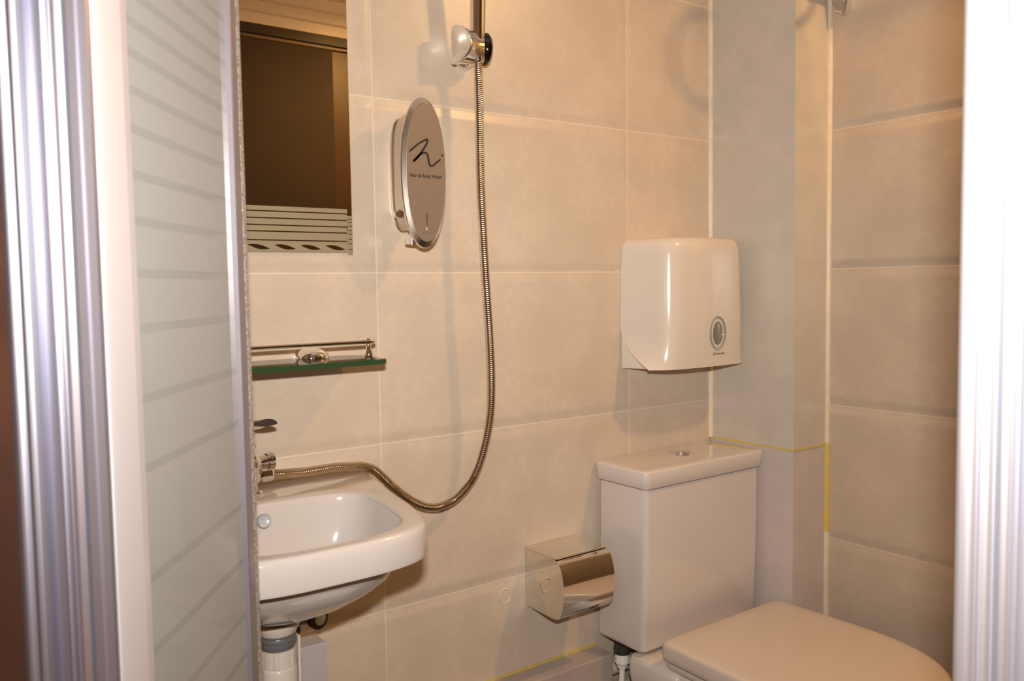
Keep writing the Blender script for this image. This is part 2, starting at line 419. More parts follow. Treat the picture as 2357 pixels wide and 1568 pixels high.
# stepped frosted side border
bm = B(); z = 1.296
while z > 1.2362:
    h = .0045+.004*random.random(); box(bm, -.0565+.003*random.random(), -.047, -.0066, -.0061, z-h, z); z -= h+.0012
obj('frosted_side_border', bm, M_frost, mi)
for k in range(9):
    cx = -.079-.0435*k
    bm = B(); n = 14; top = []; bot = []
    for j in range(n+1):
        t = j/n; x = cx-.018+.036*t; zc = 1.2455-.0065*t
        top.append((x, zc+.0035*math.sin(math.pi*t)**.8)); bot.append((x, zc-.0035*math.sin(math.pi*t)**1.2))
    prism(bm, top+bot[::-1][1:-1], -.0075, -.0069, 'y')
    obj('leaf_mark', bm, M_mirror, mi, label='clear leaf-shaped mark in the frosted border')

# ------------------------------------------------------------------ glass shelf
sh = thing('glass_shelf', 'green-edged clear glass shelf with chrome gallery rail under the mirror', 'shelf', (-.265, 0, 1.053))
SX0, SX1 = -.485, -.046
out = [(SX0, -.001), (SX1-.030, -.001), (SX1-.002, -.022), (SX1, -.030)]
for k in range(9):
    a = math.pi/2*k/8; out.append((SX1-.012+.012*math.cos(a), -.112-.012*math.sin(a)))
for k in range(9):
    a = math.pi/2*k/8; out.append((SX0+.012-.012*math.sin(a), -.112-.012*math.cos(a)))
bm = B(); n = len(out)
lo = [bm.verts.new((x, y, 1.0530)) for x, y in out]; hi = [bm.verts.new((x, y, 1.0610)) for x, y in out]
bm.faces.new(lo[::-1]); bm.faces.new(hi)
for i in range(n):
    f = bm.faces.new((lo[i], lo[(i+1) % n], hi[(i+1) % n], hi[i])); f.material_index = 1
obj('glass_plate', bm, None, sh, mats=[M_sglass, M_sedge])
rail = catmull([(-.478, -.085, 1.0885), (-.470, -.098, 1.0885), (-.455, -.1005, 1.0885), (-.36, -.1005, 1.0885), (-.265, -.1005, 1.0885), (-.17, -.1005, 1.0885), (-.075, -.1005, 1.0885), (-.060, -.098, 1.0885), (-.052, -.085, 1.0885)], 6)
bm = B(); tube(bm, rail, .0032, 14); obj('gallery_rail', bm, M_steel, sh, True)
for x in (-.4615, -.0685):
    bm = B(); lathe(bm, [(.0068, 0), (.0072, .003), (.0068, .009), (.0045, .016), (.0030, .021), (.0027, .030), (.0036, .0315), (.0022, .0335)], (x, -.0985, 1.0611), n=24)
    obj('rail_post', bm, M_chrome, sh, True)
for x in (-.403, -.127):
    bm = B()
    rings = []
    for k in range(9):
        t = k/8; y = -.0008-.036*math.sin(t*math.pi/2); s = math.cos(t*math.pi/2)**.7 if k < 8 else .06
        hw = .029*s; hh = .0165*s
        rings.append([(x+hw*math.cos(2*math.pi*j/28), y, 1.0612+max(0, hh*math.sin(2*math.pi*j/28))) for j in range(28)])
    loft(bm, rings); obj('wall_bracket', bm, M_chrome, sh, True, auto=50, label='domed chrome bracket gripping the glass')
    bm = B(); rings = []
    for k in range(7):
        t = k/6; y = -.0008-.026*math.sin(t*math.pi/2); s = max(.08, math.cos(t*math.pi/2))
        rings.append([(x+.016*s*math.cos(2*math.pi*j/24), y, 1.0528+min(0, .009*s*math.sin(2*math.pi*j/24))) for j in range(24)])
    loft(bm, rings); obj('wall_bracket', bm, M_chrome, sh, True, auto=50)

# ------------------------------------------------------------------ soap dispenser
sd = thing('soap_dispenser', 'tall oval hair and body wash dispenser on the tiled wall', 'soap dispenser', (.0535, 0, 1.366))
def ell(cx, cz, a, b, y, n=56, p=2.15):
    return [(cx+a*math.copysign(abs(math.cos(t))**(2/p), math.cos(t)), y, cz+b*math.copysign(abs(math.sin(t))**(2/p), math.sin(t))) for t in [2*math.pi*k/n for k in range(n)]]
cx, cz = .0535, 1.366
bm = B()
loft(bm, [ell(cx, cz+.004, .0225, .097, -.0008, p=3), ell(cx, cz+.004, .0225, .099, -.006, p=3), ell(cx, cz+.004, .0205, .097, -.008, p=3), ell(cx, cz+.006, .0215, .097, -.014, p=3),
          ell(cx, cz+.005, .0275, .102, -.045, p=2.8), ell(cx, cz+.002, .036, .110, -.066, p=2.4), ell(cx, cz, .0395, .120, -.0715)], True, True)
obj('housing', bm, M_brushed, sd, True, auto=35)
bm = B()
loft(bm, [ell(cx, cz, .0400, .1225, -.0700), ell(cx, cz, .0430, .1258, -.0725), ell(cx, cz, .0436, .1262, -.0755), ell(cx, cz, .0425, .125, -.0785), ell(cx, cz, .0375, .1155, -.0825), ell(cx, cz, .0365, .1140, -.0815)])
obj('rim', bm, M_bevel, sd, True, auto=30, label='bevelled silver rim')
bm = B(); loft(bm, [ell(cx, cz, .0372, .1150, -.0805), ell(cx, cz, .0372, .1150, -.0830), ell(cx, cz, .0366, .1144, -.0833)])
pl = obj('face_plate', bm, M_plate, sd, label='flat bronze-grey front plate')
FY = -.0834
bm = text_bm('Hair & Body Wash', .0082, (cx, FY, cz-.0055), (1, 0, 0), (0, 0, 1), .0002, True); obj('wash_lettering', bm, M_ink, pl)
bm = text_bm('PUSH', .0060, (cx-.0005, FY, cz-.1010), (1, 0, 0), (0, 0, 1), .0002); obj('push_lettering', bm, M_inkgrey, pl)
bm = text_bm('non-refillable', .0042, (cx+.0005, FY, cz-.078), (0, 0, 1), (-1, 0, 0), .0002, True); obj('side_lettering', bm, M_ink, pl)
# drop symbol
bm = B(); prism(bm, [(cx-.0004+.0017*math.sin(a)*(.5+.5*math.sin(a/2)), cz-.0935-.0030*math.cos(a)*-1*-1) for a in [2*math.pi*k/16 for k in range(16)]], FY-.0003, FY, 'y'); obj('drop_symbol', bm, M_inkpale, pl)
# handwritten sign, drawn as a ribbon stroke
def sx(px, py):    # from the close-up of the face: pixel -> plate metres
    return (cx + (px-463)/330*.0868, cz - (py-780)/1340*.252)
def flat_stroke(pts, wd, y0, y1):
    P = catmull([(a, 0, b) for a, b in pts], 8); bm = B(); L = []; Rr = []
    for i, p in enumerate(P):
        d = (P[min(i+1, len(P)-1)]-P[max(i-1, 0)]).normalized(); nn = Vector((-d.z, 0, d.x))
        t = i/(len(P)-1); ww = wd*(.75+.25*math.sin(math.pi*t))
        if i in (0, len(P)-1): ww *= .55
        L.append(p+nn*ww); Rr.append(p-nn*ww)
    rings = [[(l.x, y0, l.z), (r.x, y0, r.z), (r.x, y1, r.z), (l.x, y1, l.z)] for l, r in zip(L, Rr)]
    return loft(bm, rings)
st = [(346, 605), (385, 560), (430, 515), (470, 486), (481, 490), (470, 530), (440, 590), (405, 650), (376, 685), (400, 650), (430, 615), (455, 603), (476, 612), (484, 650), (490, 695), (500, 716), (520, 708), (550, 675), (575, 648)]
bm = flat_stroke([sx(*q) for q in st], .0018, FY-.0006, FY); obj('scribble_emblem', bm, M_ink, pl, label='black handwritten stroke emblem')
bm = B(); a, b = sx(590, 613); lathe(bm, [(.0018, 0), (.0018, .0005)], (a, FY, b), (0, -1, 0), 18); obj('emblem_dot', bm, M_ink, pl)
# lock knob, side slot, push lever
bm = B(); lathe(bm, [(.0085, 0), (.0088, .003), (.0078, .006), (.0060, .0065), (.0058, .010), (.0030, .0115)], (cx-.0290, -.046, 1.298), (-1, -.25, 0), 24); kn = obj('lock_knob', bm, M_chrome, sd, True, auto=40)
bm = B(); rings = []
for k in range(11):
    t = k/10; z = 1.338+.062*t; wv = .0042*math.sin(math.pi*t)+.0002
    rings.append([(.0262, -.046-wv*.0, z), (.0240, -.050-wv, z), (.0280, -.050+wv, z)])
loft(bm, rings)
obj('sight_slot', bm, M_dark, sd, label='dark narrow level slot')
bm = B(); prism(bm, [(-.052, 1.262), (-.060, 1.266), (-.072, 1.262), (-.072, 1.246), (-.050, 1.247), (-.049, 1.258)], .030, .052, 'x', .0012); obj('push_lever', bm, M_brushed, sd, label='small steel outlet lever')

# ------------------------------------------------------------------ shower handset in its holder
ho = thing('shower_holder', 'chrome pivoting shower bracket fixed to the tiles, gripping the handset', 'shower bracket', (.185, 0, 1.60))
HC = Vector((.181, -.052, 1.597))
bm = B(); lathe(bm, [(.026, 0), (.0265, .004), (.024, .010), (.017, .016), (.015, .030)], (.188, -.0006, 1.597), (0, -1, 0), 40); obj('wall_base', bm, M_chrome, ho, True, auto=40)
# barrel with flared, dished left end
bm = B()
def saddle(x, ry, rz, f=1., n=44):
    return [(x - 13.0*(rz*f*math.sin(a))**2*(1 if x < .162 else max(0, (.175-x)/.013)), -.048+ry*f*math.cos(a), 1.5985+rz*f*math.sin(a)) for a in [2*math.pi*k/n for k in range(n)]]
loft(bm, [saddle(.1580, .030, .0325, .03), saddle(.1577, .030, .0325, .4), saddle(.1562, .030, .0325, .8), saddle(.1545, .030, .0325, .93), saddle(.1535, .0305, .0335, 1), saddle(.1560, .0305, .0338), saddle(.160, .0290, .0325), saddle(.168, .0265, .0300), saddle(.178, .0245, .0285), saddle(.190, .0240, .0280), saddle(.193, .0235, .0275)])
obj('barrel', bm, M_chrome, ho, True, auto=60, label='flared chrome barrel with a hollowed end')
bm = B(); lathe(bm, [(.0005, -.003), (.026, -.003), (.0285, 0), (.0285, .008), (.025, .012), (.012, .0145), (.0005, .015)], HC+Vector((.016, .004, .002)), (.93, -.25, 0), 40); obj('end_cap', bm, mat('black_chrome', (.09, .08, .08), .08, 1.), ho, True, auto=40, label='dark glossy end cap')
hd = thing('shower_handset', 'chrome shower handle rising out of the top of the picture', 'shower head', (.182, -.056, 1.57))
bm = B(); hp = catmull([(.1818, -.058, 1.572), (.1815, -.058, 1.60), (.181, -.060, 1.64), (.180, -.064, 1.69), (.178, -.072, 1.75), (.176, -.088, 1.81)], 6)
def hr(i):
    t = i/(len(hp)-1)
    return .0080+.0040*min(1, t*3.2)+.0015*math.sin(t*3)
tube(bm, hp, .012, 26, hr); obj('handle', bm, M_chrome, hd, True)
bm = B(); lathe(bm, [(.0095, -.002), (.0104, 0), (.0124, .012), (.0132, .0135), (.0132, .0155), (.0124, .017)], (.1813, -.0586, 1.622), (-.01, -.04, 1), 30); obj('collar', bm, mat('gold_tint_chrome', (.95, .78, .45), .08, 1.), hd, True, auto=35, label='yellow-tinted chrome collar')
bm = B(); lathe(bm, [(.002, 0), (.040, .004), (.046, .014), (.040, .026), (.014, .040)], (.174, -.128, 1.815), (.02, .75, .66), 40); obj('spray_head', bm, M_chrome, hd, True, auto=40)
# corrugated metal hose
hose = [(-.224, -.062, .8890), (-.218, -.062, .8885), (-.200, -.060, .8865), (-.164, -.052, .8825), (-.130, -.046, .8815), (-.099, -.040, .8800), (-.072, -.035, .8760), (-.052, -.031, .8735), (-.029, -.027, .864), (-.010, -.027, .846), (.006, -.028, .829), (.030, -.033, .807), (.050, -.036, .793), (.066, -.038, .785), (.087, -.040, .781), (.106, -.040, .783), (.124, -.041, .789), (.143, -.043, .803), (.161, -.045, .822), (.175, -.048, .850), (.187, -.050, .885), (.194, -.053, .920), (.198, -.056, .960), (.198, -.058, 1.023), (.1955, -.059, 1.085), (.192, -.059, 1.142), (.189, -.058, 1.205), (.1865, -.057, 1.270), (.1852, -.055, 1.338), (.1855, -.053, 1.41), (.187, -.051, 1.493), (.185, -.053, 1.54), (.182, -.0565, 1.572)]
def resample(P, step):
    out = [P[0]]; acc = 0
    for a, b in zip(P, P[1:]):
        L = (b-a).length
        if L == 0: continue
        while acc+L >= step:
            t = (step-acc)/L; a = a+(b-a)*t; L = (b-a).length; acc = 0; out.append(a.copy())
        acc += L
    out.append(P[-1]); return out
hp2 = resample(catmull(hose, 12), .0009)
bm = B(); tube(bm, hp2, .0075, 12, lambda i: (.0077, .0079, .0077, .0053)[i % 4])
M_hose = mat('corrugated_steel', (.70, .60, .48), .18, 1.)
ho2 = obj('shower_hose', bm, M_hose, origin=(.19, -.05, 1.0), smooth=True, auto=25)
tag(ho2, 'corrugated steel shower hose looping from the tap up to the bracket', 'hose')

# ------------------------------------------------------------------ basin
BX = -.265
def poly_radial(half, cyy, n=112):
    """half outline (dx>=0) from front centre round to the back centre -> points by angle about (BX, cyy)"""
    P = catmull([(a, b, 0) for a, b in half], 10)
    full = [(p.x, p.y) for p in P] + [(-p.x, p.y) for p in P[::-1][1:-1]]
    res = []
    m_ = len(full)
    for k in range(n):
        th = 2*math.pi*k/n - math.pi/2; dx, dy = math.cos(th), math.sin(th); best = 0
        for i in range(m_):
            x1, y1 = full[i]; x2, y2 = full[(i+1) % m_]; y1 -= cyy; y2 -= cyy
            ex, ey = x2-x1, y2-y1; den = dx*ey-dy*ex
            if abs(den) < 1e-12: continue
            t = (x1*ey-y1*ex)/den; s = (x1*dy-y1*dx)/den
            if t > 0 and -1e-6 <= s <= 1+1e-6: best = max(best, t)
        res.append((dx*best, dy*best))
    return res
CY = -.235
outer = poly_radial([(0, -.402), (.05, -.401), (.085, -.396), (.118, -.385), (.140, -.367), (.153, -.340), (.163, -.305), (.172, -.270), (.187, -.190), (.206, -.110), (.222, -.040), (.226, -.008), (.218, -.0015), (.12, -.001), (0, -.001)], CY)
inner = poly_radial([(0, -.377), (.04, -.3755), (.075, -.368), (.105, -.352), (.125, -.325), (.137, -.285), (.146, -.235), (.150, -.195), (.143, -.163), (.120, -.143), (.08, -.134), (.04, -.131), (0, -.131)], CY)
def ring(o, s, z, c2=None, clampy=-.001, k=1.):
    cyy = c2 if c2 is not None else CY
    return [(BX+x*s, min(clampy, cyy+y*s*k), z) for x, y in o]
def rblend(o, rad, cyr, t, z, s=1.):
    out_ = []
    for x, y in o:
        L = math.hypot(x, y); cxp, cyp = x/L*rad, y/L*rad + (cyr-CY)
        X = x*s*(1-t)+cxp*t; Y = y*s*(1-t)+cyp*t
        out_.append((BX+X, min(-.001, CY+Y), z))
    return out_
bm = B()
rings = [rblend(outer, .034, -.205, 1, .718), rblend(outer, .034, -.205, .97, .7215), rblend(outer, .034, -.205, .80, .730, .80), rblend(outer, .034, -.205, .56, .744, .80), rblend(outer, .034, -.205, .32, .764, .80), rblend(outer, .034, -.205, .13, .785, .80), rblend(outer, .034, -.205, .03, .808, .81), ring(outer, .82, .819),
         ring(outer, .975, .8185), ring(outer, .993, .8195), ring(outer, 1., .823), ring(outer, 1., .850), ring(outer, .996, .857), ring(outer, .985, .8615), ring(outer, .968, .8632)]
# deck to bowl edge
for t, z in ((.4, .8632), (.8, .8632), (1., .8626)):
    rings.append([(BX+x*.968*(1-t)+a*t*1.02, min(-.001, CY+y*.968*(1-t)+b*t*1.02), z) for (x, y), (a, b) in zip(outer, inner)])
for s, z in ((1.0, .8612), (.985, .857), (.972, .850), (.955, .835), (.93, .815), (.88, .792), (.78, .772), (.62, .757), (.40, .748), (.15, .744)):
    rings.append(ring(inner, s, z, CY+(1-s)*.02))
loft(bm, rings)
bas = thing('wash_basin', 'white wall-hung ceramic basin with rounded front below the glass shelf', 'basin', (BX, 0, .70))
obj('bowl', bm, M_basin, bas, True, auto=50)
bm = B(); lathe(bm, [(.0005, 0), (.0078, .0005), (.0088, .0015), (.0096, .0030), (.0103, .0015), (.0103, -.004)], (-.2645, -.1415, .8405), (0, -1, .22), 32); obj('overflow_cap', bm, M_lgrey, bas, True, auto=60, label='round grey overflow cap inside the bowl')
bm = B(); lathe(bm, [(.0005, .004), (.020, .004), (.021, .002), (.021, 0)], (BX, CY+.02, .7445), (0, 0, 1), 28); obj('drain', bm, M_chrome, bas, True, auto=40)

# tap
tp = thing('basin_tap', 'chrome mixer tap with lever on the basin deck, mostly behind the door', 'tap', (-.262, -.062, .8635))
bm = B(); lathe(bm, [(.024, 0), (.0245, .003), (.0205, .006), (.0185, .016), (.0215, .020), (.0235, .021), (.0235, .0285), (.0235, .030), (.0225, .0315), (.0240, .034), (.0245, .050), (.0225, .056), (.016, .062), (.0150, .075), (.017, .078), (.017, .092), (.0125, .096)], (-.262, -.062, .8635), n=40); obj('body', bm, M_chrome, tp, True, auto=30)
bm = B(); lathe(bm, [(.0085, 0), (.0095, .018), (.0110, .0195), (.0110, .023), (.0118, .0245), (.0118, .029), (.0095, .031)], (-.243, -.052, .9070), (.98, .15, .1), 30); obj('diverter_knob', bm, M_chrome, tp, True, auto=30)
bm = B(); lathe(bm, [(.0105, 0), (.0115, .002), (.0115, .017), (.0095, .020)], (-.240, -.062, .8895), (1, 0, 0), 8); obj('hose_nut', bm, M_chrome, tp)
bm = B()
rings = []
for k in range(10):
    t = k/9; y = -.045-.075*t; wv = .0225-.006*t; z = .9605+.016*t+.002*math.sin(math.pi*t)
    rings.append([(-.2475+wv*math.cos(a)*.98, y, z+.0085*math.sin(a) if math.sin(a) > 0 else z+.0022*math.sin(a)) for a in [2*math.pi*j/20 for j in range(20)]])
loft(bm, rings); obj('lever', bm, M_bevel, tp, True, auto=50)
bm = B(); tube(bm, catmull([(-.266, -.078, .885), (-.281, -.125, .895), (-.292, -.160, .888), (-.295, -.170, .877)], 6), .011, 20); obj('spout', bm, M_chrome, tp, True)

# trap and valve below
tr = thing('bottle_trap', 'white plastic bottle trap with a grey nut under the basin', 'drain trap', (BX, -.205, .40))
TC = (BX-.009, -.207)
bm = B(); lathe(bm, [(.0315, .7115), (.0305, .706), (.0270, .698), (.0240, .692)], (*TC, 0), n=40); obj('tailpiece', bm, M_plastic, tr, True, auto=40)
bm = B(); lathe(bm, [(.0250, .696), (.0255, .693), (.0242, .691), (.0251, .689), (.0251, .685), (.0242, .6835), (.0248, .680), (.0240, .676), (.0225, .672)], (*TC, 0), n=40); obj('lock_nut', bm, M_grn, tr, True, auto=30, label='grey ribbed lock nut')
bm = B()
prn = []
for k in range(48):
    a = 2*math.pi*k/48; r = .0242+(.0012 if k % 8 in (0, 1) else 0); prn.append((TC[0]+r*math.cos(a), TC[1]+r*math.sin(a)))
prism(bm, prn, .649, .673, 'z', .0005); obj('coupling_nut', bm, M_plastic, tr)
bm = B(); lathe(bm, [(.021, .649), (.0243, .646), (.0250, .644), (.0250, .48), (.030, .478), (.030, .43), (.02, .42)], (*TC, 0), n=40); obj('trap_body', bm, M_plastic, tr, True, auto=35)
bm = B(); lathe(bm, [(.019, .0), (.019, .034), (.022, .035), (.022, .060), (.017, .062), (.017, .13)], (TC[0]+.005, TC[1], .604), (.45, .9, 0), 30); obj('outlet_pipe', bm, M_plastic, tr, True, auto=35)
bm = B(); prism(bm, [(.2*0+TC[0]+.0258, TC[1]-.008), (TC[0]+.0292, TC[1]-.008), (TC[0]+.0292, TC[1]+.004), (TC[0]+.0258, TC[1]+.004)], .600, .684, 'z', .0006); obj('strap', bm, M_plastic, tr)

tr.location.z += .0065
va = thing('angle_valve', 'dark chrome angle valve with round grey cap under the basin', 'valve', (-.185, 0, .640))
bm = B(); lathe(bm, [(.0360, 0), (.0345, .003), (.0180, .020), (.0120, .026), (.0115, .05)], (-.190, -.0555+.0547, .628), (0, -1, 0), 36); obj('wall_flange', bm, M_chrome, va, True, auto=40, label='flared chrome wall flange')
bm = B(); lathe(bm, [(.0115, -.022), (.0125, -.020), (.0125, .020), (.0105, .024)], (-.190, -.055, .650), (.75, -.35, .06), 26); obj('valve_body', bm, M_dark if False else mat('dark_chrome', (.30, .24, .18), .15, 1.), va, True, auto=40)
bm = B(); lathe(bm, [(.010, 0), (.0175, .002), (.0182, .004), (.0182, .012), (.0165, .014), (.0125, .0142), (.012, .0125), (.0005, .0125)], (-.1605, -.066, .6490), (.30, -.94, .05), 34)
kb = obj('knob', bm, mat('bronze_black', (.10, .07, .04), .18, .8), va, True, auto=35, label='dark round knob')
bm = B(); lathe(bm, [(.0108, 0), (.0108, .0018), (.0095, .0025), (.0005, .0027)], (-.1605+.30*.0128, -.066-.94*.0128, .6490+.05*.0128), (.30, -.94, .05), 28); obj('knob_cap', bm, M_lgrey, kb, True, auto=40, label='pale grey cap')
bm = B(); tube(bm, catmull([(-.208, -.055, .655), (-.222, -.057, .668), (-.232, -.062, .690), (-.238, -.065, .720), (-.240, -.066, .76)], 6), .0055, 12); obj('inlet_hose', bm, M_brushed, va, True)
pb = obj('pipe_cover', box(B(), -.216, -.129, -.036, -.0006, .4062, .590, .0015), mat('grey_white_box', (.46, .44, .47), .4), origin=(-.168, -.018, .406))
tag(pb, 'plain grey-white box cover against the tiles below the basin', 'pipe cover')

# ------------------------------------------------------------------ towel dispenser
td = thing('towel_dispenser', 'white paper towel dispenser with an oval window, above the toilet cistern', 'towel dispenser', (.718, 0, .993))
def dring(z, inset, yb, depth=.113, n=10, top=0.):
    xl, xr = .5765+inset, .8615-inset*.5
    fl, fr = xl+.038, xr-.012
    yf = -depth+inset*.7
    pts = [(xl, yb)]
    def corner(p0, p1, p2, m_=8):
        for k in range(m_+1):
            t = k/m_; pts.append(((1-t)**2*p0[0]+2*t*(1-t)*p1[0]+t*t*p2[0], (1-t)**2*p0[1]+2*t*(1-t)*p1[1]+t*t*p2[1]))
    c1 = (fl+.001, yf+.002); c2 = (fr, yf+.002)
    ybb = yb
    a0 = (xl+(c1[0]-xl)*.70, ybb+(c1[1]-ybb)*.70)
    corner(a0, c1, (c1[0]+.026, yf-.0015))
    for k in range(1, 6):
        t = k/6; pts.append((c1[0]+.026+(c2[0]-.022-c1[0]-.026)*t, yf-.0015-.004*math.sin(math.pi*t)))
    b0 = (xr+(c2[0]-xr)*.70, ybb+(c2[1]-ybb)*.70)
    corner((c2[0]-.022, yf-.0015), c2, b0)
    pts.append((xr, ybb))
    return [(x, min(-.0008, y), z) for x, y in pts]
zz = []
bm = B()
rings = []
for k in range(13):
    t = k/12; z = .9945+.095*t
    yb = -.0008 - .082*max(0, 1-t)**2.2
    rings.append(dring(z, .0015*(1-t), yb))
for z in (1.12, 1.16, 1.20, 1.234): rings.append(dring(z, .0005+.004*((z-1.09)/.14)**2, -.0008))
for k in range(1, 8):
    a = math.pi/2*k/7; rings.append(dring(1.234+.0365*math.sin(a), .0045+.022*(1-math.cos(a)), -.0008))
loft(bm, rings); cov = obj('cover', bm, M_plastic, td, True, auto=45)
bm = B(); loft(bm, [dring(.9932, .006, -.0007, .106), dring(.9945, .0035, -.0007, .108), dring(1.03, .003, -.0007, .1085), dring(1.10, .0035, -.0007, .108)]); obj('back_tray', bm, M_plastic, td, True, auto=45, label='white base showing under the cover curve')
WX, WZ = .7515, 1.0665
def oval(a, b, y, dz=0): return ell(WX, WZ+dz, a, b, y, 44, 2.0)
bm = B(); loft(bm, [oval(.0262, .0365, -0.1135), oval(.0262, .0365, -0.1195), oval(.0250, .0352, -0.1212), oval(.0222, .0322, -0.1205), oval(.0205, .0303, -0.1160), oval(.0205, .0303, -0.1150)]); obj('window_ring', bm, mat('grey_clear_ring', (.42, .41, .38), .12, .35, .5, .5), cov, True, auto=50, label='grey clear plastic ring')
bm = B(); loft(bm, [oval(.0215, .0312, -0.1152), oval(.0175, .0275, -0.1175), oval(.0100, .018, -0.1200), oval(.002, .006, -0.1208)]); obj('window_lens', bm, mat('smoky_lens', (.26, .24, .22), .08, .3, .5, .7), cov, True, label='smoky oval level window')
bm = text_bm('Kimberly-Clark', .0052, (.7570, -.1188, 1.0215), (1, 0, -.004), (0, 0, 1), .0002, True, .12); obj('maker_lettering', bm, M_inkgrey, cov)
bm = B(); pr = []
for rr in (.0026,):
    P = [(.7385+rr*math.cos(a), -.1188, 1.0212+rr*math.sin(a)) for a in [2*math.pi*k/20 for k in range(21)]]
    tube(bm, P, .00045, 6)
obj('maker_emblem', bm, M_inkgrey, cov, label='small grey circle emblem')

# ------------------------------------------------------------------ toilet roll holder
th_ = thing('toilet_roll_holder', 'polished steel covered toilet roll holder beside the cistern', 'toilet roll holder', (.376, 0, .535))
def arc(n=14):
    P = []
    for k in range(n+1):
        t = k/n; a = math.pi*.5*(1-2*t)
        P.append((-.094-.028*math.cos(a)**.9 if math.cos(a) > 1e-9 else -.094, .5945+.0580*math.sin(a)))
    return P
side = [(-.0007, .537), (-.0007, .6525), (-.094, .6525)] + [(y*.985, z) for y, z in arc()] + [(-.086, .535)]
bm = B(); prism(bm, side, .3125, .3140, 'x'); prism(bm, side, .4380, .4395, 'x'); box(bm, .314, .438, -.0020, -.0007, .540, .652)
obj('housing', bm, M_steel, th_, True, auto=30)
bm = B(); box(bm, .3115, .4405, -.100, -.0009, .6528, .6560, .0006, 1); obj('top_plate', bm, M_steel, th_)
A1 = arc(22); inn = [(y+.0016, z) for y, z in A1]
bm = B(); prism(bm, A1+inn[::-1], .3112, .4408, 'x'); obj('front_flap', bm, M_steel, th_, True, auto=40, label='curved mirror-steel flap')
bm = B(); lathe(bm, [(.045, -.052), (.045, .052)], (.376, -.048, .597), (1, 0, 0), 32); obj('paper_roll', bm, mat('white_paper', (.8, .78, .74), .9), th_, True, auto=30)
# glue ring left on the tile
bm = B()
P = [(.2615+.0125*math.cos(a)*(1+.12*math.sin(3*a)), -.0006, .5665+.0155*math.sin(a)*(1+.08*math.cos(2*a))) for a in [2*math.pi*k/28 for k in range(29)]]
tube(bm, P, .0011, 6)
gr = obj('glue_ring', bm, M_seal, origin=(.2615, 0, .5665), smooth=True); tag(gr, 'pale ring of dried glue on the tile left of the roll holder', 'glue mark')

# ------------------------------------------------------------------ toilet
to = thing('toilet', 'white close-coupled toilet with closed lid in the tiled corner', 'toilet', (.68, -.3, 0))
TX0, TX1 = .4965, .8645
bm = B()
def rr(x0, x1, y0, y1, z, r, n=6):
    P = []
    for cx_, cy_, a0 in ((x1-r, y1-r, 0), (x0+r, y1-r, 90), (x0+r, y0+r, 180), (x1-r, y0+r, 270)):
        for k in range(n+1):
            a = R_(a0+90*k/n); P.append((cx_+r*math.cos(a), cy_+r*math.sin(a), z))
    return P
rings = [rr(.508, .842, -.132, -.012, .430, .010), rr(.4995, .850, -.140, -.006, .4335, .012), rr(.4975, .852, -.142, -.004, .440, .012), rr(.5035, .8575, -.144, -.004, .60, .012), rr(.5060, .8590, -.145, -.004, .7640, .012)]
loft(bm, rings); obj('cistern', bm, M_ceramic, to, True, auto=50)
bm = B()
rings = [rr(.502, .8600, -.149, -.003, .7665, .010), rr(.500, .8620, -.151, -.002, .7690, .012), rr(TX0, TX1, -.154, -.001, .7990, .012), rr(TX0+.0015, TX1-.001, -.1525, -.001, .8022, .012), rr(TX0+.005, TX1-.004, -.149, -.0015, .8035, .012), rr(TX0+.02, TX1-.02, -.135, -.005, .8042, .012)]
loft(bm, rings); cl = obj('cistern_lid', bm, M_ceramic, to, True, auto=50)
bm = B(); lathe(bm, [(.0265, 0), (.0265, .0018), (.0245, .0028), (.0205, .0030), (.0200, .0012), (.0195, .0034), (.015, .0048), (.0005, .0050)], (.697, -.062, .8040), n=44, sx=1.0); obj('flush_button', bm, M_chrome, cl, True, auto=35, label='round chrome flush button')
# seat lid (D-shaped)
def dshape(ins, z, yb=-.192, x0=.4915, x1=.8590, yfr=-.645, n=40):
    cxm = (x0+x1)/2; hw = (x1-x0)/2-ins; P = []
    for k in range(n+1):
        t = math.pi*k/n
        e = 2/2.35
        X = math.copysign(abs(math.cos(t))**e, math.cos(t)); Y = abs(math.sin(t))**e
        P.append((cxm+(hw+.006)*X, -.395-(-.395-yfr-ins)*Y, z))
    # left side going back
    rb = .016
    for k in range(7):
        a = R_(180-90*k/6); P.append((cxm-hw+rb+rb*math.cos(a), yb-ins-rb+rb*math.sin(a), z))
    for k in range(7):
        a = R_(90-90*k/6); P.append((cxm+hw-rb+rb*math.cos(a), yb-ins-rb+rb*math.sin(a), z))
    return P
bm = B(); loft(bm, [dshape(.010, .4415), dshape(.004, .4425), dshape(.0005, .447), dshape(0, .454), dshape(0, .470), dshape(.0015, .4755), dshape(.005, .479), dshape(.010, .4802), dshape(.03, .4808)])
obj('seat_lid', bm, M_lid, to, True, auto=60, label='closed cream seat lid')
bm = B(); loft(bm, [dshape(.016, .424), dshape(.010, .426), dshape(.006, .431), dshape(.008, .439)]); obj('seat_ring', bm, M_lid, to, True, auto=60)
bm = B()
def bowl(s, z, yb): 
    return [(.6755+(x-.6755)*s, max(y, -9) if y > -.2 else -.2+(y+.2)*s, z) for x, y, _ in dshape(.012, z, yb)]
rings = [bowl(.66, .001, -.16), bowl(.66, .10, -.16), bowl(.72, .22, -.16), bowl(.86, .33, -.16), bowl(.97, .39, -.16), bowl(1., .405, -.16), bowl(1., .4175, -.16), bowl(.985, .4225, -.16)]
loft(bm, rings); obj('bowl', bm, M_ceramic, to, True, auto=50)
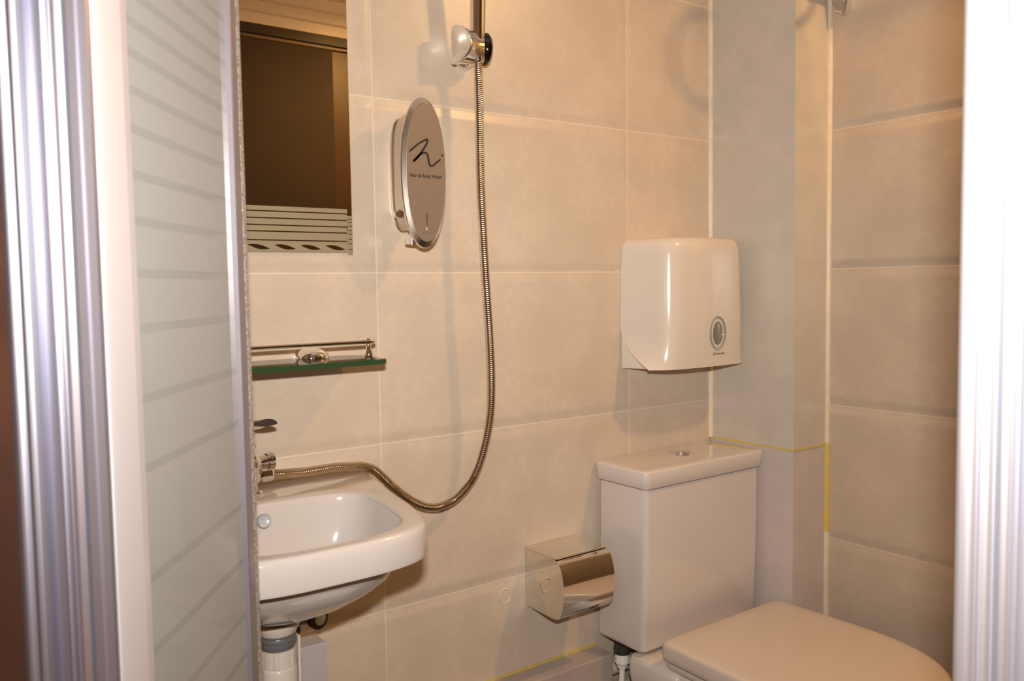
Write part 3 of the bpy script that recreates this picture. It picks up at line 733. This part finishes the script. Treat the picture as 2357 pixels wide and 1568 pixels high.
bm = B(); loft(bm, [rr(.56, .79, -.26, -.02, .001, .02), rr(.55, .80, -.26, -.02, .20, .02), rr(.496, .850, -.24, -.10, .36, .02), rr(.4905, .853, -.24, -.10, .385, .018), rr(.4905, .853, -.24, -.10, .412, .018), rr(.495, .850, -.235, -.104, .4225, .016), rr(.51, .835, -.225, -.115, .4255, .016)])
obj('cistern_platform', bm, M_ceramic, to, True, auto=55)
bm = B(); lathe(bm, [(.017, 0), (.017, .018)], (.504, -.075, .4125), n=28); obj('inlet_washer', bm, M_dark, to, True, auto=30, label='black rubber inlet washer')
bm = B(); lathe(bm, [(.010, -.004), (.0125, .004), (.0155, .008), (.0155, .030), (.014, .0305)], (.504, -.075, .385), n=12); obj('inlet_nut', bm, M_white, to)
bm = B(); tube(bm, catmull([(.504, -.075, .384), (.502, -.075, .35), (.493, -.072, .30), (.482, -.068, .22), (.482, -.066, .12)], 6), .0062, 14); obj('supply_hose', bm, M_white, to, True, label='white water supply hose')
# pipe along the wall in the recess
bm = B(); tube(bm, [(.5, -.02, .353), (.86, -.02, .353)], .014, 16); wp = obj('waste_pipe', bm, M_plastic, origin=(.6, -.02, .353), smooth=True, auto=40); tag(wp, 'pale pipe low on the wall behind the toilet', 'pipe')

# ------------------------------------------------------------------ towel rack above the toilet (only one foot is in view)
rk = thing('towel_rack', 'chrome towel rack bracket at the top of the right-hand tiled wall', 'towel rack', (XB, -.26, 1.75))
for y in (-.262, -.86):
    bm = B(); prism(bm, [(y-.018, 1.850), (y+.018, 1.850), (y+.018, 1.762), (y+.013, 1.746), (y-.006, 1.7355), (y-.014, 1.741), (y-.018, 1.762)], XB-.019, XB-.0006, 'x', .003); obj('wall_bracket', bm, M_chrome, rk, label='chrome wall foot')
    bm = B(); tube(bm, [(XB-.014, y, 1.7900), (XB-.10, y, 1.7915), (XB-.117, y, 1.7918)], .0105, 18); obj('arm', bm, M_chrome, rk, True)
    bm = B(); tube(bm, [(XB-.014, y, 1.84), (XB-.10, y, 1.90), (XB-.143, y, 1.9325)], .006, 12); obj('stay', bm, M_chrome, rk, True)
for x in (.955,):
    bm = B(); tube(bm, [(x, -.262, 1.808), (x, -.86, 1.808)], .005, 12); obj('bar', bm, M_chrome, rk, True)
bm = B(); tube(bm, [(.845, -.250, 1.9355), (.845, -.872, 1.9355)], .006, 12); obj('bar', bm, M_chrome, rk, True)  # unseen upper bar, added so the shadow-casting ring can hang
rg = thing('shadow_ring', 'unseen round ring added above the picture to cast a wall shadow', 'shadow ring', (.84, -.42, 1.92))
bm = B(); P = [(.845+.0600*math.cos(a), -.42, 1.871+.0575*math.sin(a)) for a in [2*math.pi*k/40 for k in range(41)]]; tube(bm, P, .0062, 14, cap=False); obj('ring', bm, M_chrome, rg, True)  # unseen ring, added for the shadow it throws beside the corner pillar

# ceiling lamp fitting
lf = thing('ceiling_lamp', 'small square warm ceiling downlight above the toilet', 'lamp', (LAMP.x, LAMP.y, CEIL))
obj('lamp_body', box(B(), LAMP.x-.05, LAMP.x+.05, LAMP.y-.05, LAMP.y+.05, LAMP.z+.006, CEIL-.0005, .004), M_white, lf)
obj('diffuser', box(B(), LAMP.x-.03, LAMP.x+.03, LAMP.y-.03, LAMP.y+.03, LAMP.z+.002, LAMP.z+.0055), mat('lamp_glow', (1, .9, .7), .5, emis=(1, .7, .35), es=12), lf)
